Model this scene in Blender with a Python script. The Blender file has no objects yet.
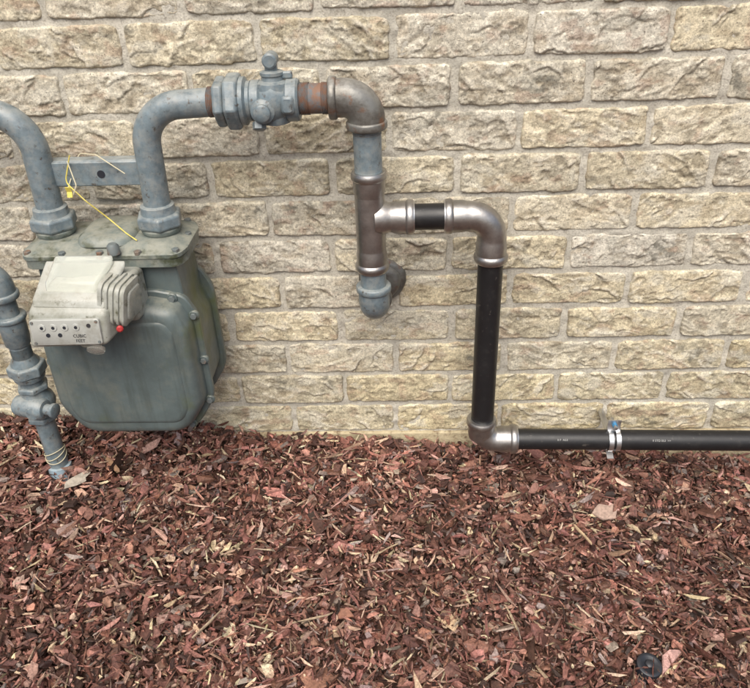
import bpy, math, random
import numpy as np
from mathutils import Matrix, Vector
random.seed(3)
S=bpy.context.scene
# ---------------- camera ----------------
th=math.radians(32);psi=math.radians(3);rl=math.radians(-2.3)
C=Vector((0.063,-1.2,0.98))
R=Matrix.Rotation(psi,3,'Z')@Matrix.Rotation(math.pi/2-th,3,'X')@Matrix.Rotation(rl,3,'Z')
cam=bpy.data.cameras.new("camera");co=bpy.data.objects.new("camera",cam);S.collection.objects.link(co)
co.matrix_world=Matrix.Translation(C)@R.to_4x4();cam.lens=36;cam.sensor_width=36;cam.clip_start=.02;cam.clip_end=500
S.camera=co
S.view_settings.view_transform='Standard'; S.view_settings.look='None'; S.view_settings.exposure=0
# ---------------- light ----------------
SE=math.radians(56); SA=math.radians(186)
w=bpy.data.worlds.new("World");S.world=w;w.use_nodes=True
nt=w.node_tree;bg=nt.nodes["Background"];sk=nt.nodes.new("ShaderNodeTexSky");sk.sky_type='NISHITA';sk.sun_disc=False
sk.sun_elevation=SE;sk.sun_rotation=SA;sk.dust_density=5;sk.air_density=1.0;sk.ozone_density=1
nt.links.new(sk.outputs[0],bg.inputs[0]);bg.inputs[1].default_value=.15
sl=bpy.data.lights.new("sun",'SUN');so=bpy.data.objects.new("sun",sl);S.collection.objects.link(so)
sl.energy=3.5;sl.angle=math.radians(50);sl.color=(1,.96,.885)
sd=Vector((math.sin(SA)*math.cos(SE),math.cos(SA)*math.cos(SE),math.sin(SE)))
so.rotation_euler=sd.to_track_quat('Z','Y').to_euler()

# ---------------- numpy noise ----------------
def _h(i,j,s):
    n=(i.astype(np.int64)*374761393+j.astype(np.int64)*668265263+s*1442695041)&0xffffffff
    n=((n^(n>>13))*1274126177)&0xffffffff
    return ((n^(n>>16))&0xffffff)/float(0xffffff)*2-1
def vn(x,y,s=0):
    i=np.floor(x);j=np.floor(y);fx=x-i;fy=y-j;fx=fx*fx*(3-2*fx);fy=fy*fy*(3-2*fy)
    a=_h(i,j,s);b=_h(i+1,j,s);c=_h(i,j+1,s);d=_h(i+1,j+1,s)
    return (a*(1-fx)+b*fx)*(1-fy)+(c*(1-fx)+d*fx)*fy
def fbm(x,y,s=0,o=4):
    r=0;a=.5
    for k in range(o):
        r=r+a*vn(x*2**k,y*2**k,s+k*17);a*=.55
    return r

# ---------------- materials ----------------
def newmat(name):
    m=bpy.data.materials.new(name);m.use_nodes=True
    return m,m.node_tree,m.node_tree.nodes["Principled BSDF"]
def N(nt,t,**k):
    n=nt.nodes.new(t)
    for a,b in k.items():
        if a in n.inputs: n.inputs[a].default_value=b
        else: setattr(n,a,b)
    return n
def noise(nt,scale,detail=5,rough=.6,dist=0,stretch=None):
    tc=N(nt,"ShaderNodeTexCoord");n=N(nt,"ShaderNodeTexNoise",Scale=scale,Detail=detail,Roughness=rough,Distortion=dist)
    if stretch:
        mp=N(nt,"ShaderNodeMapping");mp.inputs["Scale"].default_value=stretch
        nt.links.new(tc.outputs["Object"],mp.inputs[0]);nt.links.new(mp.outputs[0],n.inputs[0])
    else: nt.links.new(tc.outputs["Object"],n.inputs[0])
    return n.outputs[0]
def ramp(nt,src,a,b,ca=(0,0,0,1),cb=(1,1,1,1)):
    r=N(nt,"ShaderNodeValToRGB");r.color_ramp.elements[0].position=a;r.color_ramp.elements[1].position=b
    r.color_ramp.elements[0].color=ca;r.color_ramp.elements[1].color=cb
    nt.links.new(src,r.inputs[0]);return r.outputs[0]
def mix(nt,f,a,b,mode='MIX'):
    m=N(nt,"ShaderNodeMix",data_type='RGBA',blend_type=mode)
    for s,v in ((m.inputs[0],f),(m.inputs[6],a),(m.inputs[7],b)):
        if isinstance(v,bpy.types.NodeSocket): nt.links.new(v,s)
        elif isinstance(v,(int,float)): s.default_value=v
        else: s.default_value=(*v[:3],1)
    return m.outputs[2]
def bump(nt,bs,src,st,dist=.001):
    b=N(nt,"ShaderNodeBump",Strength=st,Distance=dist);nt.links.new(src,b.inputs["Height"]);
    nt.links.new(b.outputs[0],bs.inputs["Normal"]);return b
def paint(name,base,dirt,rough=.45,metal=0,dscale=30,dlo=.5,dhi=.7,damt=.8,extra=None,bumpst=.25,bsc=300,topdirt=None,mot=.15,msc=12,streak=None):
    m,nt,bs=newmat(name)
    c=mix(nt,ramp(nt,noise(nt,msc,5,.65),.3,.7),[v*(1-mot) for v in base],[v*(1+mot) for v in base])
    f=ramp(nt,noise(nt,dscale,6,.7),dlo,dhi,(0,0,0,1),(damt,damt,damt,1))
    c=mix(nt,f,c,dirt)
    if extra:
        ecol,esc,elo,ehi=extra
        c=mix(nt,ramp(nt,noise(nt,esc,5,.65),elo,ehi),c,ecol)
    if streak:
        f=ramp(nt,noise(nt,40,4,.6,.3,(1.6,1.6,.13)),.50,.72,(0,0,0,1),(.6,.6,.6,1));c=mix(nt,f,c,streak)
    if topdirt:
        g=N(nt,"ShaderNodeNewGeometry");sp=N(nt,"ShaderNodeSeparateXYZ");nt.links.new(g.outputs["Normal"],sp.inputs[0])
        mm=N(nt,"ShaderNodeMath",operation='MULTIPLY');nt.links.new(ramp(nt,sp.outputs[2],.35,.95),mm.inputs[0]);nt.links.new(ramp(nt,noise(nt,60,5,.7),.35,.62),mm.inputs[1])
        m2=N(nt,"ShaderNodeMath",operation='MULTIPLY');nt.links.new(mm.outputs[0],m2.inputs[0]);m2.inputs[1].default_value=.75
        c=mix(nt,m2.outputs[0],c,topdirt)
    nt.links.new(c,bs.inputs["Base Color"]);bs.inputs["Metallic"].default_value=metal
    rr=N(nt,"ShaderNodeMapRange");rr.inputs["To Min"].default_value=rough*.7;rr.inputs["To Max"].default_value=min(1,rough*1.45)
    nt.links.new(noise(nt,45,4),rr.inputs[0]);nt.links.new(rr.outputs[0],bs.inputs["Roughness"])
    bump(nt,bs,noise(nt,bsc,3),bumpst,.0006)
    return m
M={}
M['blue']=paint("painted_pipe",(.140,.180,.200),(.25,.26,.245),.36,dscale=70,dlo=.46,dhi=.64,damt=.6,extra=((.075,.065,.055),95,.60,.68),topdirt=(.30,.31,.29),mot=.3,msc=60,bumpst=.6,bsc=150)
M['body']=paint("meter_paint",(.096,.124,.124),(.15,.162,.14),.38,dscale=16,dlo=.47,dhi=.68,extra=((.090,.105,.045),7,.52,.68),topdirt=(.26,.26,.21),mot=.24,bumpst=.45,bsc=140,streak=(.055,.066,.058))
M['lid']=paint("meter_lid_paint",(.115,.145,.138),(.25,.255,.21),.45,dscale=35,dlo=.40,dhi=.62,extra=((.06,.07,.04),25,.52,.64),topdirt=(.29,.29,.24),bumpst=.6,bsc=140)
M['lightblue']=paint("riser_sleeve_paint",(.28,.37,.43),(.25,.25,.22),.5)
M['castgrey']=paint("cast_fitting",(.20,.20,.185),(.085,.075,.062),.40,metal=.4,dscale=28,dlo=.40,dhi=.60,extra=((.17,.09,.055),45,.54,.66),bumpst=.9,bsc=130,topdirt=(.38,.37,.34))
M['rust']=paint("rusty_nipple",(.20,.115,.078),(.12,.16,.18),.7,metal=.2,dscale=60,dlo=.45,dhi=.6,bumpst=.8)
M['steel']=paint("pressed_steel",(.43,.415,.395),(.24,.22,.205),.36,metal=.95,dscale=30,dlo=.4,dhi=.7,damt=.6,bumpst=.25,mot=.22,msc=40)
M['bright']=paint("zinc_ring",(.60,.60,.59),(.40,.40,.40),.34,metal=1,dscale=25,bumpst=.15)
M['black']=paint("black_steel_pipe",(.010,.010,.011),(.032,.030,.028),.42,metal=0,dscale=40,dlo=.55,dhi=.8,bumpst=.2,extra=((.07,.062,.055),120,.63,.72))
M['zinc']=paint("zinc_clamp",(.66,.67,.68),(.4,.4,.4),.34,metal=1,bumpst=.1)
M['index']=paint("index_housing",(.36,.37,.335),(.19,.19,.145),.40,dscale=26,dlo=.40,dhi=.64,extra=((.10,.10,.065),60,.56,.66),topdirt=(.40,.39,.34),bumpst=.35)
M['plate']=paint("index_plate",(.40,.41,.38),(.25,.24,.20),.4,dscale=30)
M['dark']=paint("dark_plastic",(.018,.021,.028),(.05,.045,.045),.4)
M['print']=paint("pipe_marking",(.34,.34,.33),(.15,.15,.15),.6)
M['red']=paint("red_seal",(.38,.03,.03),(.2,.02,.02),.4)
M['bolt']=paint("bolt_head",(.12,.14,.14),(.2,.12,.07),.5,extra=((.18,.09,.05),60,.55,.7))
M['bluebolt']=paint("blue_bolt",(.04,.20,.38),(.1,.2,.3),.35)
M['caulk']=paint("caulk",(.24,.235,.22),(.12,.115,.11),.6,bumpst=.8,bsc=80)
M['yellow']=paint("yellow_wire",(.60,.50,.10),(.4,.35,.2),.5)
M['cream']=paint("cream_wire",(.50,.46,.32),(.4,.35,.25),.6)
mm_,nt,bs=newmat("clear_cover");bs.inputs["Base Color"].default_value=(.80,.82,.76,1);bs.inputs["Roughness"].default_value=.16;bs.inputs["Transmission Weight"].default_value=.75;bs.inputs["IOR"].default_value=1.3
bump(nt,bs,noise(nt,120,4),.2,.0006);M['clear']=mm_

# ---------------- mesh helpers ----------------
def mkobj(name,verts,faces,mat,parent=None,smooth=True,angle=38):
    me=bpy.data.meshes.new(name);me.from_pydata([tuple(v) for v in verts],[],faces)
    if smooth:
        me.polygons.foreach_set("use_smooth",[True]*len(me.polygons))
        me.set_sharp_from_angle(angle=math.radians(angle))
    me.update();o=bpy.data.objects.new(name,me);S.collection.objects.link(o)
    if mat: me.materials.append(mat)
    if parent: o.parent=parent
    return o
def empty(name):
    e=bpy.data.objects.new(name,None);S.collection.objects.link(e);e.empty_display_size=.05;return e
def ringmesh(rings,closed_ends=True):
    n=len(rings[0]);V=[v for r in rings for v in r];F=[]
    for i in range(len(rings)-1):
        for k in range(n):
            F.append((i*n+k,i*n+(k+1)%n,(i+1)*n+(k+1)%n,(i+1)*n+k))
    if closed_ends:
        F.append(tuple(reversed(range(n))));F.append(tuple((len(rings)-1)*n+k for k in range(n)))
    return V,F
def frame(d):
    d=d.normalized();a=Vector((0,0,1)) if abs(d.z)<.9 else Vector((0,1,0))
    u=d.cross(a).normalized();return u,d.cross(u).normalized()
def lathe(name,p,d,prof,mat,parent,segs=36,rot=0,angle=38):
    p=Vector(p);d=Vector(d).normalized();u,v=frame(d);rings=[]
    for t,r in prof:
        rings.append([p+d*t+(u*math.cos(rot+2*math.pi*k/segs)+v*math.sin(rot+2*math.pi*k/segs))*r for k in range(segs)])
    V,F=ringmesh(rings);return mkobj(name,V,F,mat,parent,angle=angle)
def fillet(pts,r,n=14):
    pts=[Vector(p) for p in pts];out=[pts[0]]
    for i in range(1,len(pts)-1):
        a=(pts[i-1]-pts[i]).normalized();b=(pts[i+1]-pts[i]).normalized()
        ang=a.angle(b)
        if ang>math.radians(178): out.append(pts[i]);continue
        rr=r[i-1] if isinstance(r,(list,tuple)) else r
        L=rr/math.tan(ang/2);p0=pts[i]+a*L;p1=pts[i]+b*L
        c=pts[i]+(a+b).normalized()*(rr/math.sin(ang/2))
        v0=p0-c;v1=p1-c;tot=v0.angle(v1);ax=v0.cross(v1).normalized()
        for k in range(n+1): out.append(c+Matrix.Rotation(tot*k/n,3,ax)@v0)
    out.append(pts[-1]);return out
def sweep(name,pts,r,mat,parent,segs=36,closed=True):
    pts=[Vector(p) for p in pts];rings=[];T=[]
    for i in range(len(pts)):
        a=pts[max(i-1,0)];b=pts[min(i+1,len(pts)-1)];T.append((b-a).normalized())
    u,v=frame(T[0])
    for i,p in enumerate(pts):
        if i: 
            q=T[i-1].rotation_difference(T[i]);u=q@u;v=q@v
        rr=r[i] if isinstance(r,(list,tuple)) else r
        rings.append([p+(u*math.cos(2*math.pi*k/segs)+v*math.sin(2*math.pi*k/segs))*rr for k in range(segs)])
    V,F=ringmesh(rings,closed);return mkobj(name,V,F,mat,parent)
def rounded(pts,r,n=7):
    P=[Vector((a,b,0)) for a,b in pts];out=[]
    m=len(P)
    for i in range(m):
        a=(P[i-1]-P[i]);b=(P[(i+1)%m]-P[i]);rr=r[i] if isinstance(r,(list,tuple)) else r
        ang=a.angle(b);L=min(rr/math.tan(ang/2),a.length*.49,b.length*.49);rr=L*math.tan(ang/2)
        a.normalize();b.normalize();p0=P[i]+a*L;c=P[i]+(a+b).normalized()*(rr/math.sin(ang/2))
        v0=p0-c;v1=P[i]+b*L-c;tot=v0.angle(v1);s=v0.cross(v1).z
        for k in range(n+1):
            out.append(c+Matrix.Rotation(tot*k/n*(1 if s>0 else -1),3,'Z')@v0)
    return out
def loft(name,outline,layers,fn,mat,parent,angle=38):
    """layers (height, inset): inset by scaling about the centre so that it never folds over"""
    x0=min(v.x for v in outline);x1=max(v.x for v in outline);z0=min(v.y for v in outline);z1=max(v.y for v in outline)
    cx=(x0+x1)/2;cz=(z0+z1)/2;hx=(x1-x0)/2;hz=(z1-z0)/2
    rings=[]
    for h,ins in layers:
        sx=(hx-ins)/hx;sz=(hz-ins)/hz
        rings.append([fn(cx+(v.x-cx)*sx,cz+(v.y-cz)*sz,h) for v in outline])
    V,F=ringmesh(rings);return mkobj(name,V,F,mat,parent,angle=angle)
def box(name,lo,hi,mat,parent,bev=.002):
    pts=[(lo[0],lo[2]),(hi[0],lo[2]),(hi[0],hi[2]),(lo[0],hi[2])]
    ol=rounded(pts,bev*1.5,3)
    return loft(name,ol,[(lo[1],bev),(lo[1]+bev,0),(hi[1]-bev,0),(hi[1],bev)],lambda a,b,h:Vector((a,h,b)),mat,parent)

# ================= BRICK WALL =================
wall=empty("brick_wall")
PX,PZ=.205,.0715
VV=[];FF=[];CC=[];base=0
def ss(x,a,b):
    t=np.clip((x-a)/(b-a),0,1);return t*t*(3-2*t)
def brick(cx,cz,w,h,nx,nz,seed,hi):
    rs=np.random.RandomState(seed)
    t=np.linspace(-1,1,nx);ue=t*1.12-.12*t**3
    t=np.linspace(-1,1,nz);ve=t*1.25-.25*t**3
    U,Vv=np.meshgrid(ue,ve,indexing='ij')
    w=w+rs.uniform(-.004,.003);h=h+rs.uniform(-.003,.0015);ang=rs.normal(0,.006)
    X=U*w/2;Z=Vv*h/2
    k=(np.abs(U)**12)*(np.abs(Vv)**8)
    X=X-np.sign(U)*k*.0035;Z=Z-np.sign(Vv)*k*.003
    o=seed*3.17
    X+=.0032*fbm(Z*75+o,U*1.3,seed,4)*np.abs(U)**10
    Z+=.0042*fbm(X*46+o,np.sign(Vv)*3.3+0*X,seed+5,5)*np.abs(Vv)**6
    e=np.minimum((w/2-np.abs(U)*w/2),(h/2-np.abs(Vv)*h/2))
    prot=.0068+rs.uniform(-.0015,.002)
    D=prot*(1-np.exp(-(e+.0008)/.0012))
    D=D+X*rs.normal(0,.004)+Z*rs.normal(0,.012)
    rel=.0010*fbm(X*24+o,Z*40+o,seed+9,3)+.0007*fbm(X*150+o,Z*170,seed+2,3)
    gm=np.zeros_like(X)
    if hi:
        sgn=rs.choice([-1,1]);a=sgn*math.radians(rs.uniform(8,40))
        A=X*math.cos(a)+Z*math.sin(a);B=-X*math.sin(a)+Z*math.cos(a)
        wx=.012*fbm(X*26+o,Z*30,seed+61,3);wz=.012*fbm(X*22,Z*34+o,seed+62,3)
        rdg=1-2*np.abs(vn((A+wx)*30+o,(B+wz)*125,seed+63))
        patch=ss(fbm(X*17+o,Z*26,seed+64,2),-.22,.18)
        rel+=.0012*ss(rdg,.1,1)*patch
        gm=np.maximum(gm,.7*ss(-rdg,-.1,.7)*patch)
        ng=rs.randint(1,6)
        for _ in range(ng):
            gx=rs.uniform(-.48,.48)*w;gz=rs.uniform(-.45,.45)*h
            a=math.radians(sgn*rs.uniform(5,65));c=rs.uniform(-18,18);ln=rs.uniform(.008,.036)
            wd=rs.uniform(.0008,.0020);dp=rs.uniform(.0008,.0024)
            A=(X-gx)*math.cos(a)+(Z-gz)*math.sin(a);B=-(X-gx)*math.sin(a)+(Z-gz)*math.cos(a)
            B=B-c*A*A+.005*fbm(A*70,A*0+seed,seed+_,3)
            wloc=wd*(.45+.9*np.clip(1-np.abs(A)/ln,0,1))*(1+.6*fbm(A*160,A*0,seed+70+_,2))
            msk=1/(1+np.exp((np.abs(A)-ln)/.003))
            g=np.exp(-(B/wloc)**2)*msk
            rel+=-dp*g+.45*dp*np.exp(-((B-2.2*wd)/(1.8*wd))**2)*msk
            rel+=.0006*msk*np.tanh(B/.002)*np.exp(-(B/.012)**2)
            gm=np.maximum(gm,g*.9)
        p=fbm(X*60+o,Z*85,seed+31,4);pit=ss(p,.20,.34);rel-=.0018*pit;gm=np.maximum(gm,pit*.6)
    D=D+rel*(1-np.exp(-(e+.001)/.002))
    Y=-D
    Xw=cx+X*math.cos(ang)-Z*math.sin(ang);Zw=cz+Z*math.cos(ang)+X*math.sin(ang)
    tone=rs.uniform(.88,1.11);warm=rs.uniform(-1,1)
    b=np.array([.555*tone*(1+.03*warm),.505*tone,.392*tone*(1-.09*warm)])
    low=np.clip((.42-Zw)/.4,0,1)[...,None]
    col=b*np.ones(X.shape+(3,))
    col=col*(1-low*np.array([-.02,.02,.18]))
    f2=fbm(Xw*55,Zw*75,11,4)[...,None];col=col*(1+.34*f2)
    f3=fbm(Xw*200,Zw*240,19,3)[...,None];col=col*(1+.46*f3)
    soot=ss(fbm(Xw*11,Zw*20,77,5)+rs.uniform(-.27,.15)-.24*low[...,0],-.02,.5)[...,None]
    fine=ss(fbm(Xw*90+5,Zw*120,23,4),-.15,.25)[...,None]
    s_=soot*.80*(.22+.78*fine)
    col=col*(1-s_)+np.array([.140,.134,.108])*s_
    br=ss(fbm(Xw*34+9,Zw*60,31,4),.05,.40)[...,None]*.40
    col=col*(1-br)+np.array([.35,.275,.175])*br
    red=ss(fbm(Xw*42,Zw*60,57,4)+rs.uniform(-.16,.06),.22,.34)[...,None]*.34
    col=col*(1-red)+np.array([.35,.21,.15])*red
    gmm=gm[...,None]*.72
    col=col*(1-gmm)+np.array([.195,.165,.115])*gmm
    rr=ss(rel,.0002,.0016)[...,None]*.55
    col=col*(1-rr)+np.array([.70,.655,.545])*rr
    wp=ss(fbm(Xw*24+40,Zw*44,87,5),.12,.36)[...,None]*.45
    col=col*(1-wp)+np.array([.65,.62,.52])*wp
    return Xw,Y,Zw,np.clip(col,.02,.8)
def add_brick(cx,cz,w,seed,hi):
    global base
    nx,nz=(92,36) if hi else (14,6)
    nx=max(6,int(nx*w/.195))
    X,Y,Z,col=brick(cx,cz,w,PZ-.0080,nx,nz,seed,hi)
    P=np.stack([X,Y,Z],-1)
    G=np.zeros((nx+2,nz+2,3));Cc=np.zeros((nx+2,nz+2,3))
    ii=np.clip(np.arange(nx+2)-1,0,nx-1);jj=np.clip(np.arange(nz+2)-1,0,nz-1)
    G[:]=P[np.ix_(ii,jj)];Cc[:]=col[np.ix_(ii,jj)]
    for sl in (np.s_[0,:],np.s_[-1,:],np.s_[:,0],np.s_[:,-1]): G[sl+(1,)]=.008
    n0,n1=nx+2,nz+2
    idx=np.arange(n0*n1).reshape(n0,n1)
    q=np.stack([idx[:-1,:-1],idx[1:,:-1],idx[1:,1:],idx[:-1,1:]],-1).reshape(-1,4)+base
    VV.append(G.reshape(-1,3));CC.append(Cc.reshape(-1,3));FF.append(q);base+=n0*n1
sid=100
XL,XR=-3.28,3.3
for k in range(0,34):
    cz=.058+PZ*k
    off=.245 if k%2==0 else .3475
    off+=random.uniform(-.006,.006)
    n0=int(math.floor((XL-off)/PX))
    for n in range(n0,int((XR-off)/PX)+1):
        x0=off+n*PX;x1=x0+PX;sid+=1
        hi=(x1>-.95 and x0<1.0 and k<=12)
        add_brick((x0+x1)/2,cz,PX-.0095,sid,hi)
def npmesh(name,V,F,col,mat,parent=None,smooth=True):
    me=bpy.data.meshes.new(name);nv=len(V);nf=len(F);k=F.shape[1]
    me.vertices.add(nv);me.vertices.foreach_set("co",V.astype(np.float32).ravel())
    me.loops.add(nf*k);me.loops.foreach_set("vertex_index",F.astype(np.int32).ravel())
    me.polygons.add(nf);me.polygons.foreach_set("loop_start",np.arange(0,nf*k,k,dtype=np.int32))
    me.polygons.foreach_set("loop_total",np.full(nf,k,dtype=np.int32))
    me.polygons.foreach_set("use_smooth",np.full(nf,smooth,dtype=bool))
    me.update(calc_edges=True);me.validate()
    if col is not None:
        a=me.color_attributes.new("Col",'FLOAT_COLOR','POINT')
        a.data.foreach_set("color",np.concatenate([col,np.ones((nv,1))],1).astype(np.float32).ravel())
    me.materials.append(mat);o=bpy.data.objects.new(name,me);S.collection.objects.link(o)
    if parent:o.parent=parent
    return o
def colmat(name,n1=(400,.25),det=4):
    m,nt,bs=newmat(name);at=N(nt,"ShaderNodeAttribute",attribute_name="Col")
    g=ramp(nt,noise(nt,n1[0],det,.7),.25,.75,(1-n1[1],)*3+(1,),(1+n1[1],)*3+(1,))
    c=mix(nt,1.0,at.outputs[0],g,'MULTIPLY');return m,nt,bs,c
m,nt,bs,c=colmat("rustic_brick",(300,.46))
sp=ramp(nt,noise(nt,420,2,.6),.64,.70);c=mix(nt,sp,c,(.11,.09,.07))
nt.links.new(c,bs.inputs["Base Color"]);bs.inputs["Roughness"].default_value=.85;bs.inputs["Specular IOR Level"].default_value=.3
bump(nt,bs,noise(nt,260,5,.75),.9,.0022)
npmesh("bricks",np.concatenate(VV),np.concatenate(FF),np.concatenate(CC),m,wall)
m,nt,bs=newmat("mortar")
c=mix(nt,ramp(nt,noise(nt,18,5),.3,.7),(.42,.40,.34),(.60,.565,.48))
c=mix(nt,ramp(nt,noise(nt,300,3),.47,.72),c,(.31,.285,.235))
nt.links.new(c,bs.inputs["Base Color"]);bs.inputs["Roughness"].default_value=.95
bump(nt,bs,noise(nt,380,4,.7),.8,.002)
mx=np.linspace(-1,1.05,520);mz=np.linspace(.015,1.05,300);Xg,Zg=np.meshgrid(mx,mz,indexing='ij')
Yg=-.0032-.0034*fbm(Xg*60,Zg*60,3,4)
G=np.stack([Xg,Yg,Zg],-1).reshape(-1,3);idx=np.arange(520*300).reshape(520,300)
q=np.stack([idx[:-1,:-1],idx[1:,:-1],idx[1:,1:],idx[:-1,1:]],-1).reshape(-1,4)
npmesh("mortar_joints",G,q,None,m,wall)
box("wall_core",(-3.3,.003,-.5),(3.3,.25,2.52),m,wall,.002)
m,nt,bs=newmat("footing_parge")
c=mix(nt,ramp(nt,noise(nt,25,6),.3,.7),(.38,.31,.19),(.58,.50,.33));c=mix(nt,ramp(nt,noise(nt,70,5),.52,.7),c,(.18,.12,.07))
nt.links.new(c,bs.inputs["Base Color"]);bs.inputs["Roughness"].default_value=.95;bump(nt,bs,noise(nt,120,5,.7),.9,.004)
box("footing",(-3.29,-.009,-.45),(3.29,.0025,.0235),m,wall,.003)
box("coping",(-3.32,-.03,2.5),(3.32,.28,2.56),M['castgrey'],wall,.004)

# ================= GROUND & MULCH =================
def gz(x,y):
    xx=np.clip(x,-1.2,1.2);yy=np.clip(y,-1.6,0)
    z=.004-.085*xx+.22*yy
    return z+.016*fbm(x*8+3,y*8,91,3)*np.clip((6-np.hypot(x,y))/3,0,1)
a=np.linspace(-1,1,221);gx=np.sign(a)*(np.abs(a)*1.6+np.abs(a)**7*120);gy=gx-.5
Xg,Yg=np.meshgrid(gx,gy,indexing='ij')
Zg=gz(Xg,Yg)-.012+.006*fbm(Xg*40,Yg*40,5,4)*(np.abs(Xg)<3)
G=np.stack([Xg,Yg,Zg],-1).reshape(-1,3);idx=np.arange(221*221).reshape(221,221)
q=np.stack([idx[:-1,:-1],idx[1:,:-1],idx[1:,1:],idx[:-1,1:]],-1).reshape(-1,4)
m,nt,bs=newmat("mulch_soil")
vo=N(nt,"ShaderNodeTexVoronoi",Scale=70.0);tc=N(nt,"ShaderNodeTexCoord");nt.links.new(tc.outputs["Object"],vo.inputs[0])
sc=N(nt,"ShaderNodeSeparateColor");nt.links.new(vo.outputs["Color"],sc.inputs[0])
c=mix(nt,sc.outputs[0],(.035,.02,.015),(.18,.09,.06));nt.links.new(c,bs.inputs["Base Color"]);bs.inputs["Roughness"].default_value=.9
bump(nt,bs,noise(nt,90,5,.75),1,.01)
npmesh("ground",G,q,None,m)

def chips(n,xr,yr,rs,kind):
    x=rs.uniform(*xr,n);y=rs.uniform(*yr,n)
    if kind=='flake':
        L=rs.gamma(3.6,.0042,n)+.006;L=np.where(rs.uniform(0,1,n)<.03,L*1.7,L)
        W=L*rs.uniform(.28,.75,n);T=rs.uniform(.0015,.006,n);tl=.42;lift=.018
    elif kind=='shred':
        L=rs.gamma(3,.007,n)+.009;W=rs.uniform(.0008,.0032,n);T=rs.uniform(.0007,.0018,n);tl=.28;lift=.024
    else:
        L=rs.uniform(.003,.010,n);W=L*rs.uniform(.3,.9,n);T=rs.uniform(.001,.003,n);tl=.5;lift=.021
    rx=rs.uniform(.55,1.15,(n,6));ry=rs.uniform(.45,1.2,(n,6))
    if kind=='shred': cx=np.array([1,.45,-.5,-1,-.45,.5]);cy=np.array([.2,1,1,-.1,-1,-1])
    else: cx=np.array([.95,.62,-.6,-.95,-.55,.6]);cy=np.array([.25,1,.9,-.2,-1,-.9])
    px=cx*rx*(L/2)[:,None];py=cy*ry*(W/2)[:,None]
    bend=rs.normal(0,.22,n)[:,None]*px*px/(L[:,None]*.5)
    if kind=='shred': py=py+rs.normal(0,.22,n)[:,None]*px*px/(L[:,None]*.5)
    jz=rs.normal(0,.0010,(n,6))
    top=np.stack([px*.9,py*.9,bend+T[:,None]/2+jz],-1);bot=np.stack([px,py,bend-T[:,None]/2+jz],-1)
    P=np.concatenate([top,bot],1)
    yaw=rs.uniform(0,2*np.pi,n);p=rs.normal(0,tl,n);r=rs.normal(0,tl,n)
    cy_,sy_=np.cos(yaw),np.sin(yaw);cp,sp_=np.cos(p),np.sin(p);cr,sr=np.cos(r),np.sin(r)
    Z0=np.zeros(n);I=np.ones(n)
    Rz=np.stack([np.stack([cy_,-sy_,Z0],-1),np.stack([sy_,cy_,Z0],-1),np.stack([Z0,Z0,I],-1)],1)
    Ry=np.stack([np.stack([cp,Z0,sp_],-1),np.stack([Z0,I,Z0],-1),np.stack([-sp_,Z0,cp],-1)],1)
    Rx=np.stack([np.stack([I,Z0,Z0],-1),np.stack([Z0,cr,-sr],-1),np.stack([Z0,sr,cr],-1)],1)
    Rm=Rz@Ry@Rx
    P=np.einsum('nij,nkj->nki',Rm,P)
    z=gz(x,y)+rs.uniform(-.006,lift,n)
    P+=np.stack([x,y,z],-1)[:,None,:]
    P[...,1]=np.minimum(P[...,1],-.011)
    pal=np.array([[.045,.022,.016],[.105,.047,.034],[.19,.084,.062],[.28,.135,.102],[.38,.235,.180],[.50,.37,.25],[.24,.185,.16]])
    if kind=='shred': pr=[.07,.15,.23,.20,.16,.14,.05]
    elif kind=='crumb': pr=[.14,.24,.26,.15,.09,.06,.06]
    else: pr=[.17,.25,.265,.17,.075,.015,.065]
    pr=np.array(pr);pr=pr/pr.sum()
    ci=rs.choice(7,n,p=pr);col=pal[ci]*rs.uniform(.65,1.4,(n,1))*rs.uniform(.92,1.08,(n,3))
    big=(1+.35*fbm(x*5,y*5,8,3))[:,None];col=col*big
    colv=np.repeat(col[:,None,:],12,1)*rs.uniform(.62,1.36,(n,12,1));
    f=[]
    for k in range(6):
        j=(k+1)%6;f.append((k,6+k,6+j,j))
    f+= [(0,1,2,3),(0,3,4,5),(9,8,7,6),(11,10,9,6)]
    f=np.array(f);F=(f[None]+ (np.arange(n)*12)[:,None,None]).reshape(-1,4)
    return P.reshape(-1,3),F,np.clip(colv,0,.7).reshape(-1,3)
rs=np.random.RandomState(11);A=[];Bf=[];Cc=[];bs_=0
for n,xr,yr,kd in [(13500,(-.85,.95),(-.85,-.012),'flake'),(22000,(-.85,.95),(-.85,-.012),'shred'),(29000,(-.85,.95),(-.85,-.012),'crumb'),
                   (7000,(-2.4,-.85),(-1.8,-.012),'flake'),(7000,(.95,2.4),(-1.8,-.012),'flake'),(7000,(-.85,.95),(-1.8,-.85),'flake'),(5000,(-2,2),(-1.8,-.85),'shred'),
                   (500,(-.85,.95),(-.035,-.012),'flake')]:
    P,F,cv=chips(n,xr,yr,rs,kd);A.append(P);Bf.append(F+bs_);Cc.append(cv);bs_+=len(P)
m,nt,bs,c=colmat("bark_mulch",(240,.6),3)
nt.links.new(c,bs.inputs["Base Color"]);bs.inputs["Roughness"].default_value=.55;bs.inputs["Specular IOR Level"].default_value=.45
bump(nt,bs,noise(nt,400,4,.7,.5),.9,.0018)
npmesh("mulch",np.concatenate(A),np.concatenate(Bf),np.concatenate(Cc),m,None,False)

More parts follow.
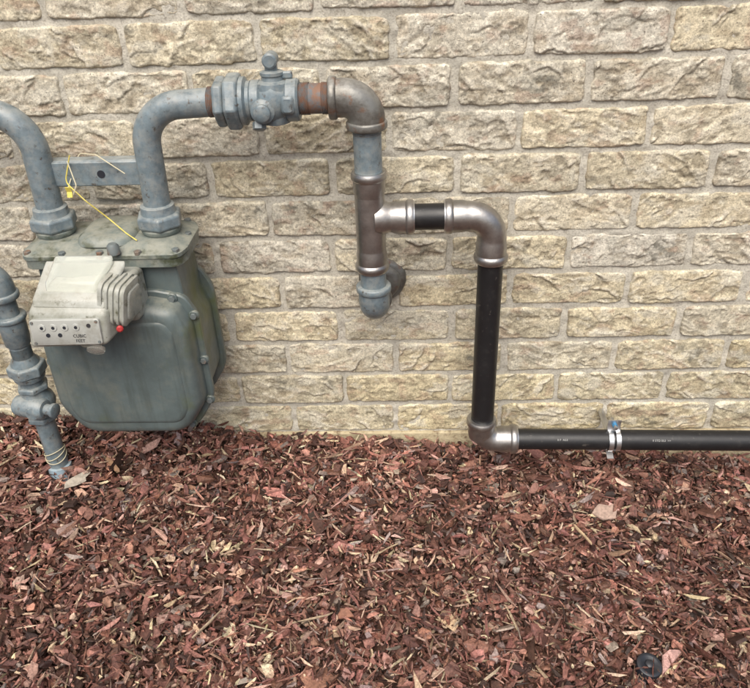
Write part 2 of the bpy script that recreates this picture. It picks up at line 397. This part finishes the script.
def slab(name,x,y,L,W,yaw,col,T=.003,lift=.016,seed=0,tilt=.1,n=9):
    rr=random.Random(seed);ol=[]
    for k in range(n):
        a=2*math.pi*(k+rr.uniform(-.3,.3))/n;q=rr.uniform(.68,1.18);ol.append(Vector((math.copysign(abs(math.cos(a))**.8,math.cos(a))*L/2*q,math.copysign(abs(math.sin(a))**.8,math.sin(a))*W/2*q,0)))
    z=float(gz(np.array([x]),np.array([y]))[0])+lift
    Rm=Matrix.Rotation(yaw,3,'Z')@Matrix.Rotation(tilt,3,'X')
    mt=paint(name+"_mat",col,[v*.55 for v in col],.7,dscale=110,dlo=.42,dhi=.62,bumpst=1,bsc=200)
    return loft(name,ol,[(-T/2,.0006),(0,0),(T/2,.0006)],lambda a,b,h:Vector((x,y,z))+Rm@Vector((a,b,h+a*a*2+.0015*math.sin(a*190+b*240))),mt,None,angle=15)
slab("bark_chip",.425,-.165,.052,.036,.5,(.42,.30,.24),.005,.021,2,.25)
slab("bark_chip",-.12,-.17,.03,.018,1.5,(.28,.19,.15),.004,.017,5,.3)
slab("bark_chip",-.05,-.385,.036,.020,.1,(.30,.14,.09),.004,.017,7,.2)
slab("bark_chip",.30,-.12,.034,.018,.9,(.27,.14,.11),.004,.018,9,.3)
slab("wood_stick",.375,-.215,.060,.006,-1.1,(.50,.36,.22),.004,.024,3)
slab("wood_stick",-.27,-.42,.080,.004,1.0,(.42,.32,.22),.004,.025,4)
slab("wood_stick",-.10,-.40,.07,.003,.3,(.40,.30,.2),.003,.025,12)
slab("wood_stick",-.50,-.13,.065,.010,2.3,(.32,.19,.11),.004,.026,13)
slab("wood_stick",.02,-.27,.05,.003,.6,(.50,.38,.24),.003,.025,14)
slab("dry_leaf",-.558,-.168,.050,.022,.9,(.42,.37,.30),.0010,.024,8,.7,11)
x,y=.44,-.435;z=float(gz(np.array([x]),np.array([y]))[0])+.006
e=empty("plastic_cap")
lathe("cap_body",(x,y,z-.02),(.1,-.15,1),[(0,.02),(.03,.021),(.035,.020),(.0365,.017),(.0360,.014),(.0345,.012)],M['dark'],e)
lathe("cap_knob",(x,y,z-.018),(.1,-.15,1),[(.03,.008),(.0365,.0075),(.038,.005)],M['dark'],e,segs=6)

# ================= PIPEWORK (house side) =================
Y=-.10
pw=empty("gas_pipework")
ZT=.709
def band(p,d,r,h,mat,name,b=.0025,par=None):
    return lathe(name,p,d,[(0,r-b),(b*.4,r-b*.4),(b,r),(h-b,r),(h-b*.4,r-b*.4),(h,r-b)],mat,par or pw)
X=(1,0,0);D=(0,0,-1)
def hexnut(p,d,r,h,mat,name,par,rot=0):
    c=r*.08
    o=lathe(name,p,d,[(0,r*.9),(c,r),(h-c,r),(h,r*.9)],mat,par,segs=6,rot=rot,angle=20)
    b=o.modifiers.new("b",'BEVEL');b.width=r*.05;b.segments=2
def threads(name,p,d,r,h,mat,par,pitch=.0023):
    pr=[];t=0
    while t<h: pr+=[(t,r-.0007),(t+pitch*.5,r+.0006)];t+=pitch
    lathe(name,p,d,pr+[(h,r-.0007)],mat,par,angle=10)
threads("rusty_thread",(-.222,Y,ZT),X,.0212,.012,M['rust'],pw)
hexnut((-.211,Y,ZT),X,.036,.016,M['blue'],"union_shoulder",pw,.2)
hexnut((-.195,Y,ZT),X,.041,.022,M['blue'],"union_nut",pw,.1)
lathe("union_tail",(-.173,Y,ZT),X,[(0,.034),(.006,.034),(.009,.028),(.014,.028)],M['blue'],pw)
lathe("valve_body",(-.160,Y,ZT),X,[(0,.026),(.003,.029),(.014,.029),(.017,.026),(.024,.030),(.034,.0335),(.044,.030),(.051,.026),(.054,.030),(.068,.030),(.071,.027)],M['blue'],pw)
lathe("valve_barrel",(-.126,Y,ZT-.034),(0,0,1),[(0,.012),(.003,.021),(.012,.024),(.052,.026),(.060,.024),(.063,.016),(.068,.015),(.070,.017),(.074,.017),(.076,.012)],M['blue'],pw)
box("valve_wing",(-.1345,Y-.008,ZT+.036),(-.1175,Y+.008,ZT+.060),M['blue'],pw,.004)
lathe("valve_lug",(-.126,Y-.013,ZT+.056),(0,1,0),[(0,.008),(.002,.0105),(.024,.0105),(.026,.008)],M['blue'],pw,segs=20)
box("valve_lock_tab",(-.1185,Y-.004,ZT+.030),(-.0965,Y+.004,ZT+.040),M['blue'],pw,.002)
lathe("valve_front_boss",(-.139,Y-.020,ZT-.008),(0,-1,0),[(0,.017),(.012,.017),(.015,.012),(.022,.012),(.024,.009)],M['blue'],pw)
lathe("valve_plug_nut",(-.148,Y-.018,ZT-.026),(0,-.5,-1),[(0,.010),(.010,.010),(.012,.007)],M['blue'],pw,segs=6)
box("valve_stop",(-.112,Y-.034,ZT-.012),(-.094,Y-.024,ZT+.012),M['blue'],pw,.003)
lathe("rust_nipple",(-.090,Y,ZT+.001),X,[(0,.0212),(.04,.0212),(.052,.0212),(.058,.021)],M['rust'],pw)
threads("rust_nipple_thread",(-.088,Y,ZT+.001),X,.0222,.012,M['rust'],pw)
threads("rust_nipple_thread_b",(-.057,Y,ZT+.001),X,.0222,.010,M['rust'],pw)
ex=.006
band((-.047,Y,ZT+.001),X,.0305,.012,M['castgrey'],"elbow_band")
sweep("cast_elbow",fillet([(-.036,Y,ZT+.001),(ex,Y,ZT+.001),(ex,Y,ZT-.042)],.032),.0275,M['castgrey'],pw)
band((ex,Y,ZT-.032),D,.0305,.012,M['castgrey'],"elbow_band_low")
lathe("painted_nipple",(ex,Y,.675),D,[(0,.0212),(.085,.0212)],M['blue'],pw)
threads("nipple_thread",(ex,Y,.666),D,.0213,.008,M['castgrey'],pw)
def press_end(p,d,name):
    lathe(name,p,d,[(0,.0225),(.0005,.0262),(.003,.0275),(.009,.0278),(.0115,.0262),(.013,.0248),(.030,.0247),(.034,.0236),(.040,.0232)],M['steel'],pw)
    lathe(name+"_ring",Vector(p)-Vector(d)*.0012,d,[(0,.0222),(0,.0250),(.0022,.0256),(.0022,.0222)],M['bright'],pw)
press_end((ex,Y,.600),D,"tee_socket_top")
lathe("tee_body",(ex,Y,.562),D,[(0,.0234),(.10,.0234)],M['steel'],pw)
press_end((ex,Y,.436),(0,0,1),"tee_socket_bottom")
ZB=.525
lathe("tee_branch",(ex+.008,Y,ZB),X,[(0,.0265),(.016,.0258),(.020,.0236),(.034,.0232)],M['steel'],pw)
press_end((.074,Y,ZB),(-1,0,0),"tee_socket_branch")
BR=.0205
lathe("black_stub",(.072,Y,ZB),X,[(0,BR),(.055,BR)],M['black'],pw)
press_end((.122,Y,ZB),X,"elbow_socket_in")
vx=.197
sweep("steel_elbow",fillet([(.150,Y,ZB),(vx,Y,ZB),(vx,Y,.478)],.036,20),.0232,M['steel'],pw)
press_end((vx,Y,.448),(0,0,1),"elbow_socket_out")
lathe("black_riser",(vx,Y,.452),D,[(0,BR),(.335,BR)],M['black'],pw)
press_end((vx-.001,Y,.128),D,"low_elbow_socket_in")
sl_=Vector((1,0,-.018)).normalized()
p0=Vector((vx-.001,Y,.080))
sweep("low_elbow",fillet([(vx-.001,Y,.108),p0,p0+sl_*.036],.030,20),.0232,M['steel'],pw)
press_end(p0+sl_*.066,-sl_,"low_elbow_socket_out")
RR=.0190
lathe("black_run",p0+sl_*.064,sl_,[(0,RR),(1.9,RR)],M['black'],pw)
def text(name,body,size,loc,rotm,mat,parent,ex_=.0):
    cu=bpy.data.curves.new(name,'FONT');cu.body=body;cu.size=size;cu.extrude=ex_;cu.align_x='CENTER';cu.align_y='CENTER';cu.materials.append(mat)
    o=bpy.data.objects.new(name,cu);S.collection.objects.link(o);o.matrix_world=Matrix.Translation(loc)@rotm.to_4x4();o.parent=parent;return o
tilt=math.radians(55)
for tx,bd in ((.345,"II F  A53"),(.525,"II STD 053  >>")):
    pp=p0+sl_*(tx-vx);nrm=Vector((0,-math.sin(tilt),math.cos(tilt)))
    text("pipe_print",bd,.0055,pp+nrm*(RR+.0006),Matrix.Rotation(math.radians(1.03),3,'Y')@Matrix.Rotation(tilt,3,'X'),M['print'],pw,.0001)
lathe("painted_drop",(ex+.001,Y,.445),D,[(0,.0212),(.05,.0212)],M['blue'],pw)
band((ex+.001,Y,.408),D,.0290,.012,M['blue'],"drop_band")
sweep("drop_elbow",fillet([(ex+.001,Y,.400),(ex+.001,Y,.360),(ex+.001,Y+.040,.360)],.026,18),.0255,M['blue'],pw)
band((ex+.001,Y+.034,.360),(0,1,0),.0290,.012,M['castgrey'],"drop_band_back")
lathe("wall_nipple",(ex+.001,Y+.04,.360),(0,1,0),[(0,.0212),(.07,.0212)],M['castgrey'],pw)
rg=[]
for t,r in [(0,.042),(.006,.042),(.010,.040),(.012,.037),(.0125,.033),(.020,.031),(.024,.027),(.025,.021)]:
    rg.append([Vector((ex+.012,-.004-t,.370))+Vector((math.cos(a),0,math.sin(a)))*(r*(1+.02*math.sin(3*a+1)+.015*math.sin(5*a))) for a in [2*math.pi*k/40 for k in range(40)]])
V,F=ringmesh(rg);mkobj("wall_flange",V,F,M['castgrey'],pw)
# clamp
cp=empty("pipe_clamp");pc=p0+sl_*(.441-vx)
lathe("standoff_rod",(pc.x,-.004,pc.z-.004),(0,-1,0),[(0,.006),(.085,.006)],M['zinc'],cp,segs=16)
def strip(name,path,x0,x1,T,mat,par):
    rings=[];n=len(path)
    for i in range(n):
        a=Vector(path[max(i-1,0)]);b=Vector(path[min(i+1,n-1)]);t=(b-a).normalized();nn=Vector((-t.y,t.x))*T/2;p=Vector(path[i])
        q0=p+nn;q1=p-nn
        rings.append([Vector((x0,q0.x,q0.y)),Vector((x1,q0.x,q0.y)),Vector((x1,q1.x,q1.y)),Vector((x0,q1.x,q1.y))])
    V,F=ringmesh(rings);return mkobj(name,V,F,mat,par,angle=30)
cr=RR+.0016
for s in (-.0105,.0025):
    path=[(Y+.024,pc.z-.034),(Y+.018,pc.z-.026)]
    for k in range(25):
        a=math.radians(-50-260*k/24+0);path.append((Y+cr*math.cos(a),pc.z+cr*math.sin(a)))
    path+=[(Y+.012,pc.z+.028),(Y+.010,pc.z+.038)]
    strip("strap",path,pc.x+s,pc.x+s+.0085,.002,M['zinc'],cp)
strip("strap_ear",[(Y+.002,pc.z+.018),(Y+.006,pc.z+.030),(Y+.004,pc.z+.042)],pc.x-.012,pc.x+.012,.0022,M['zinc'],cp)
hexnut((pc.x,Y+.004,pc.z+.033),(0,-1,0),.0048,.006,M['bluebolt'],"bolt",cp)
lathe("bolt_shank",(pc.x,Y+.022,pc.z+.033),(0,-1,0),[(0,.0030),(.032,.0030)],M['zinc'],cp,segs=14)
strip("strap_foot",[(Y+.010,pc.z-.020),(Y+.002,pc.z-.030),(Y-.012,pc.z-.036)],pc.x-.008,pc.x+.004,.002,M['zinc'],cp)

# ================= GAS METER =================
gm=empty("gas_meter");xc=-.405;PR=.0205
YS=-.11
SPX=(xc-.089,xc+.081)
sweep("outlet_pipe",fillet([(SPX[1],YS,.54),(SPX[1]+.003,Y-.004,ZT-.004),(-.215,Y,ZT)],.058,22),PR,M['blue'],gm)
sweep("inlet_pipe",fillet([(SPX[0],YS,.54),(SPX[0]+.002,Y-.006,ZT-.004),(-.80,Y,ZT-.01),(-.80,-.12,.455),(-.635,-.13,.455)],[.062,.06,.03],22),PR,M['blue'],gm)
box("meter_bar",(SPX[0]+.004,YS-.001,.590),(SPX[1],YS+.004,.628),M['blue'],gm,.0015)
box("meter_bar_flange",(SPX[0]+.004,YS+.004,.6235),(SPX[1],YS+.026,.6285),M['blue'],gm,.0015)
lathe("bar_hole",(xc+.005,YS-.0008,.609),(0,-1,0),[(0,.006),(.0012,.006)],M['dark'],gm,segs=20)
for sx in SPX:
    lathe("pipe_collar",(sx,YS,.560),D,[(0,.0205),(.002,.026),(.014,.027),(.02,.030)],M['blue'],gm)
    hexnut((sx,YS,.546),D,.037,.022,M['blue'],"swivel_nut",gm,.3)
    lathe("spigot",(sx,YS,.526),D,[(0,.027),(.004,.031),(.008,.031),(.012,.028),(.04,.03)],M['lid'],gm)
fy=lambda a,b,h:Vector((xc+a,-h,b))
BZ=.166
body=rounded([(-.112,.492),(-.118,.40),(-.130,.36),(-.130,.24),(-.088,BZ+.004),(.088,BZ+.004),(.130,.24),(.130,.36),(.118,.40),(.112,.492)],[.01,.05,.05,.05,.05,.05,.05,.05,.05,.01])
loft("casting",body,[(.058,.006),(.060,.004),(.158,.004),(.160,.006)],fy,M['body'],gm)
pan=rounded([(-.115,.428),(-.133,.39),(-.135,.23),(-.096,BZ),(.096,BZ),(.135,.23),(.133,.39),(.115,.428),(.07,.438),(-.07,.438)],[.025,.05,.06,.05,.05,.06,.05,.025,.05,.05])
loft("front_flange",pan,[(.156,.002),(.158,0),(.166,0),(.168,.002)],fy,M['body'],gm)
loft("front_pan",pan,[(.166,.009),(.168,.0095),(.186,.011),(.194,.0135),(.200,.0175),(.2035,.023),(.205,.030)],fy,M['body'],gm)
pan2=rounded([(-.085,.205),(.085,.205),(.100,.235),(.100,.38),(.088,.402),(-.088,.402),(-.100,.38),(-.100,.235)],.025)
loft("front_pan_panel",pan2,[(.204,0),(.2052,.0008),(.2072,.004),(.2078,.008)],fy,M['body'],gm)
loft("back_flange",pan,[(.052,.002),(.054,0),(.062,0),(.064,.002)],fy,M['body'],gm)
loft("back_pan",pan,[(.014,.040),(.016,.028),(.022,.018),(.032,.012),(.056,.009)],fy,M['body'],gm)
for (bx,bz) in [(-.128,.395),(-.131,.31),(-.129,.225),(-.090,.174),(0,.170),(.090,.174),(.129,.225),(.131,.31),(.128,.395),(.098,.427),(.03,.434)]:
    lathe("boss",(xc+bx*.985,-.166,bz+(.002 if bz<.3 else -.002)),(0,-1,0),[(0,.0085),(.004,.0082),(.005,.007)],M['body'],gm,segs=18)
    hexnut((xc+bx*.985,-.170,bz+(.002 if bz<.3 else -.002)),(0,-1,0),.0055,.005,M['bolt'],"flange_bolt",gm)
fz=lambda a,b,h:Vector((xc+a,b,h))
lid=rounded([(-.122,-.178),(.122,-.178),(.130,-.150),(.130,-.07),(.115,-.040),(-.115,-.040),(-.130,-.07),(-.130,-.150)],.02)
loft("lid_rim",lid,[(.480,.006),(.482,.003),(.494,.003),(.496,.005)],fz,M['lid'],gm)
loft("lid",lid,[(.4955,.004),(.497,.001),(.503,.001),(.505,.004),(.5065,.010),(.512,.020),(.514,.026)],fz,M['lid'],gm)
dome=rounded([(-.045,-.165),(.045,-.165),(.045,-.055),(-.045,-.055)],.03)
loft("lid_dome",dome,[(.512,0),(.519,.003),(.523,.009),(.524,.016)],fz,M['lid'],gm)
for (bx,by) in [(-.118,-.166),(-.122,-.105),(-.108,-.050),(0,-.048),(.108,-.050),(.122,-.105),(.118,-.166),(0,-.172),(-.06,-.172),(.06,-.172)]:
    hexnut((xc+bx*.98,by,.503),(0,0,1),.006,.006,M['bolt'],"lid_bolt",gm)
def hexa(name,c,mat,par,bev=.006,seg=3):
    o=mkobj(name,c,[(0,1,2,3),(7,6,5,4),(0,4,5,1),(1,5,6,2),(2,6,7,3),(3,7,4,0)],mat,par)
    b=o.modifiers.new("b",'BEVEL');b.width=bev;b.segments=seg
    return o
hexa("index_adaptor",[(-.470,-.165,.405),(-.345,-.165,.405),(-.345,-.165,.482),(-.470,-.165,.482),(-.470,-.225,.412),(-.345,-.225,.415),(-.345,-.212,.490),(-.470,-.212,.490)],M['index'],gm,.008)
hexa("index_box",[(-.495,-.215,.405),(-.362,-.215,.412),(-.355,-.205,.497),(-.480,-.205,.500),(-.500,-.277,.400),(-.378,-.280,.405),(-.374,-.272,.455),(-.492,-.268,.458)],M['index'],gm,.009,4)
hexa("cover_rim",[(-.478,-.205,.498),(-.356,-.205,.496),(-.356,-.198,.506),(-.478,-.198,.508),(-.484,-.262,.462),(-.376,-.264,.459),(-.376,-.258,.470),(-.484,-.256,.473)],M['index'],gm,.005,3)
hexa("cover_window",[(-.462,-.205,.505),(-.372,-.205,.503),(-.372,-.198,.516),(-.462,-.198,.517),(-.468,-.246,.476),(-.392,-.248,.474),(-.392,-.240,.490),(-.468,-.238,.492)],M['clear'],gm,.006,3)
def onface(u,v,d=0):
    cpt=Vector((-.4355,-.2765,.430));ux=Vector((1,-.012,.02)).normalized();uz=Vector((0,.13,1)).normalized();nn=ux.cross(uz).normalized()
    return cpt+ux*u+uz*v+nn*d, ux,uz,nn
def faceplate(name,w,h,d0,d1,mat,cx=0,cz=0,r=.004):
    ol=rounded([(-w/2,-h/2),(w/2,-h/2),(w/2,h/2),(-w/2,h/2)],r,4)
    return loft(name,ol,[(d0,0),(d1-.0008,0),(d1,.0008)],lambda a,b,h_:onface(cx+a,cz+b,h_)[0],mat,gm)
faceplate("dial_plate",.104,.040,-.004,.0032,M['plate'])
for i,cx_ in enumerate((-.034,-.017,0,.017)):
    p,ux,uz,nn=onface(cx_,.008,.0032)
    lathe("dial",p,nn,[(0,.0055),(.0008,.0055),(.0012,.005)],M['plate'],gm,segs=20)
    lathe("dial_hub",p,nn,[(.001,.0026),(.0022,.0022)],M['dark'],gm,segs=12)
for cx_,cz_ in ((-.027,-.004),(-.009,-.004),(.036,.010)):
    p,ux,uz,nn=onface(cx_,cz_,.0032);lathe("small_dial",p,nn,[(0,.0032),(.001,.003)],M['dark'],gm,segs=16)
p,ux,uz,nn=onface(.020,-.006,.0036);Rt=Matrix((ux,uz,nn)).transposed()
text("cubic_label","CUBIC",.0068,p,Rt,M['dark'],gm,.0001)
p,ux,uz,nn=onface(.020,-.014,.0036);text("feet_label","FEET",.0068,p,Rt,M['dark'],gm,.0001)
for cx_,cz_ in ((-.048,.016),(.048,.016),(-.048,-.016),(.048,-.016)):
    p,ux,uz,nn=onface(cx_,cz_,.0032);lathe("screw",p,nn,[(0,.0024),(.0015,.002)],M['bolt'],gm,segs=12)
def ribs():
    ol=rounded([(-.036,-.030),(.036,-.044),(.036,.026),(-.022,.034)],.014,5)
    d=Vector((.93,-.10,-.16)).normalized();v=Vector((0,-.1,1));v=(v-d*v.dot(d)).normalized();u=d.cross(v).normalized()
    o=Vector((-.386,-.232,.466))
    ly=[(0,.006),(.002,.0)]
    for k in range(4):
        t=.004+k*.0085;ly+=[(t,0),(t+.0038,0),(t+.0045,.003),(t+.0078,.003)]
    ly+=[(.038,.0),(.041,.001),(.043,.006),(.0435,.012)]
    loft("ribbed_cover",ol,ly,lambda a,b,h:o+d*h-u*a+v*b,M['index'],gm,angle=25)
    loft("ribbed_cover_glass",ol,[(.0432,.010),(.046,.011),(.0475,.015)],lambda a,b,h:o+d*h-u*a+v*b,M['clear'],gm,angle=25)
ribs()
lathe("drive_cap",(-.415,-.245,.408),(0,-.15,-1),[(0,.021),(.012,.021),(.016,.018),(.017,.012)],M['index'],gm,segs=28)
lathe("drive_window",(-.405,-.262,.393),(0,-.9,-.6),[(0,.013),(.006,.013),(.007,.010)],M['clear'],gm,segs=28)
lathe("red_seal",(-.360,-.266,.428),(.3,-1,.2),[(0,.005),(.003,.005),(.005,.003)],M['red'],gm,segs=20)
lathe("index_knob",(-.380,-.178,.508),(0,0,1),[(0,.010),(.012,.009),(.016,.006)],M['bolt'],gm,segs=20)
sweep("tag_wire",fillet([(-.44,YS-.004,.640),(-.455,YS-.008,.600),(-.425,YS-.022,.575),(-.40,YS-.01,.54),(-.37,YS-.03,.524),(-.352,YS-.04,.516)],.012,6),.0010,M['yellow'],gm,segs=8)
sweep("tag_wire_loop",fillet([(-.445,YS-.006,.632),(-.432,YS-.024,.60),(-.445,YS-.03,.575),(-.452,YS-.014,.59),(-.44,YS+.03,.632),(-.40,YS-.004,.64),(-.36,YS-.01,.612)],.006,5),.0009,M['cream'],gm,segs=8)
strip("yellow_tag",[(YS-.031,.584),(YS-.028,.592),(YS-.031,.600)],-.447,-.439,.001,M['yellow'],gm)

# ================= RISER =================
rz=empty("gas_riser");rx,ry=-.604,-.13
sweep("riser_elbow",fillet([(-.66,ry,.455),(rx,ry,.455),(rx,ry,.41)],.028,16),.0225,M['blue'],rz)
band((-.652,ry,.455),X,.0262,.012,M['blue'],"riser_band_a",par=rz)
band((rx,ry,.420),D,.0262,.012,M['blue'],"riser_band_b",par=rz)
lathe("riser_pipe_top",(rx,ry,.42),D,[(0,.0175),(.15,.0175)],M['blue'],rz)
band((rx,ry,.378),D,.0265,.010,M['blue'],"coupling_rim",par=rz)
lathe("coupling",(rx,ry,.368),D,[(0,.023),(.045,.0215),(.05,.0175)],M['blue'],rz)
lathe("riser_taper",(rx,ry,.315),D,[(0,.0175),(.02,.0175),(.03,.024),(.036,.024)],M['blue'],rz)
hexnut((rx,ry,.281),D,.033,.022,M['blue'],"riser_union_nut",rz,.5)
lathe("riser_union_tail",(rx,ry,.259),D,[(0,.028),(.008,.026),(.012,.020),(.03,.020)],M['blue'],rz)
hexnut((rx,ry,.238),D,.028,.012,M['blue'],"valve_top_hex",rz,.1)
lathe("riser_valve",(rx,ry,.228),D,[(0,.022),(.008,.022),(.018,.028),(.030,.031),(.042,.028),(.052,.022),(.060,.022)],M['blue'],rz)
lathe("riser_plug",(rx-.034,ry-.010,.198),(1,-.25,0),[(0,.012),(.002,.018),(.014,.020),(.054,.020),(.060,.016),(.061,.010),(.072,.010),(.074,.013),(.080,.013),(.082,.009)],M['blue'],rz)
lathe("riser_plug_face",(rx+.004,ry-.022,.196),(.1,-1,.1),[(0,.016),(.010,.016),(.013,.012),(.018,.011),(.019,.007)],M['blue'],rz)
hexnut((rx,ry,.172),D,.028,.012,M['blue'],"valve_low_hex",rz,.1)
lathe("riser_pipe",(rx,ry,.162),D,[(0,.0175),(.13,.0175)],M['blue'],rz)
lathe("riser_sleeve",(rx,ry,.052),D,[(0,.0180),(.001,.0222),(.035,.0222),(.036,.0235),(.20,.0235)],M['lightblue'],rz)
for k in range(3):
    pts=[]
    for i in range(30):
        a=2*math.pi*i/29;pts.append((rx+.0192*math.cos(a),ry+.0192*math.sin(a),.073+k*.006+.008*math.sin(a+k)))
    sweep("tracer_wire",pts,.0009,M['cream'],rz,segs=8)
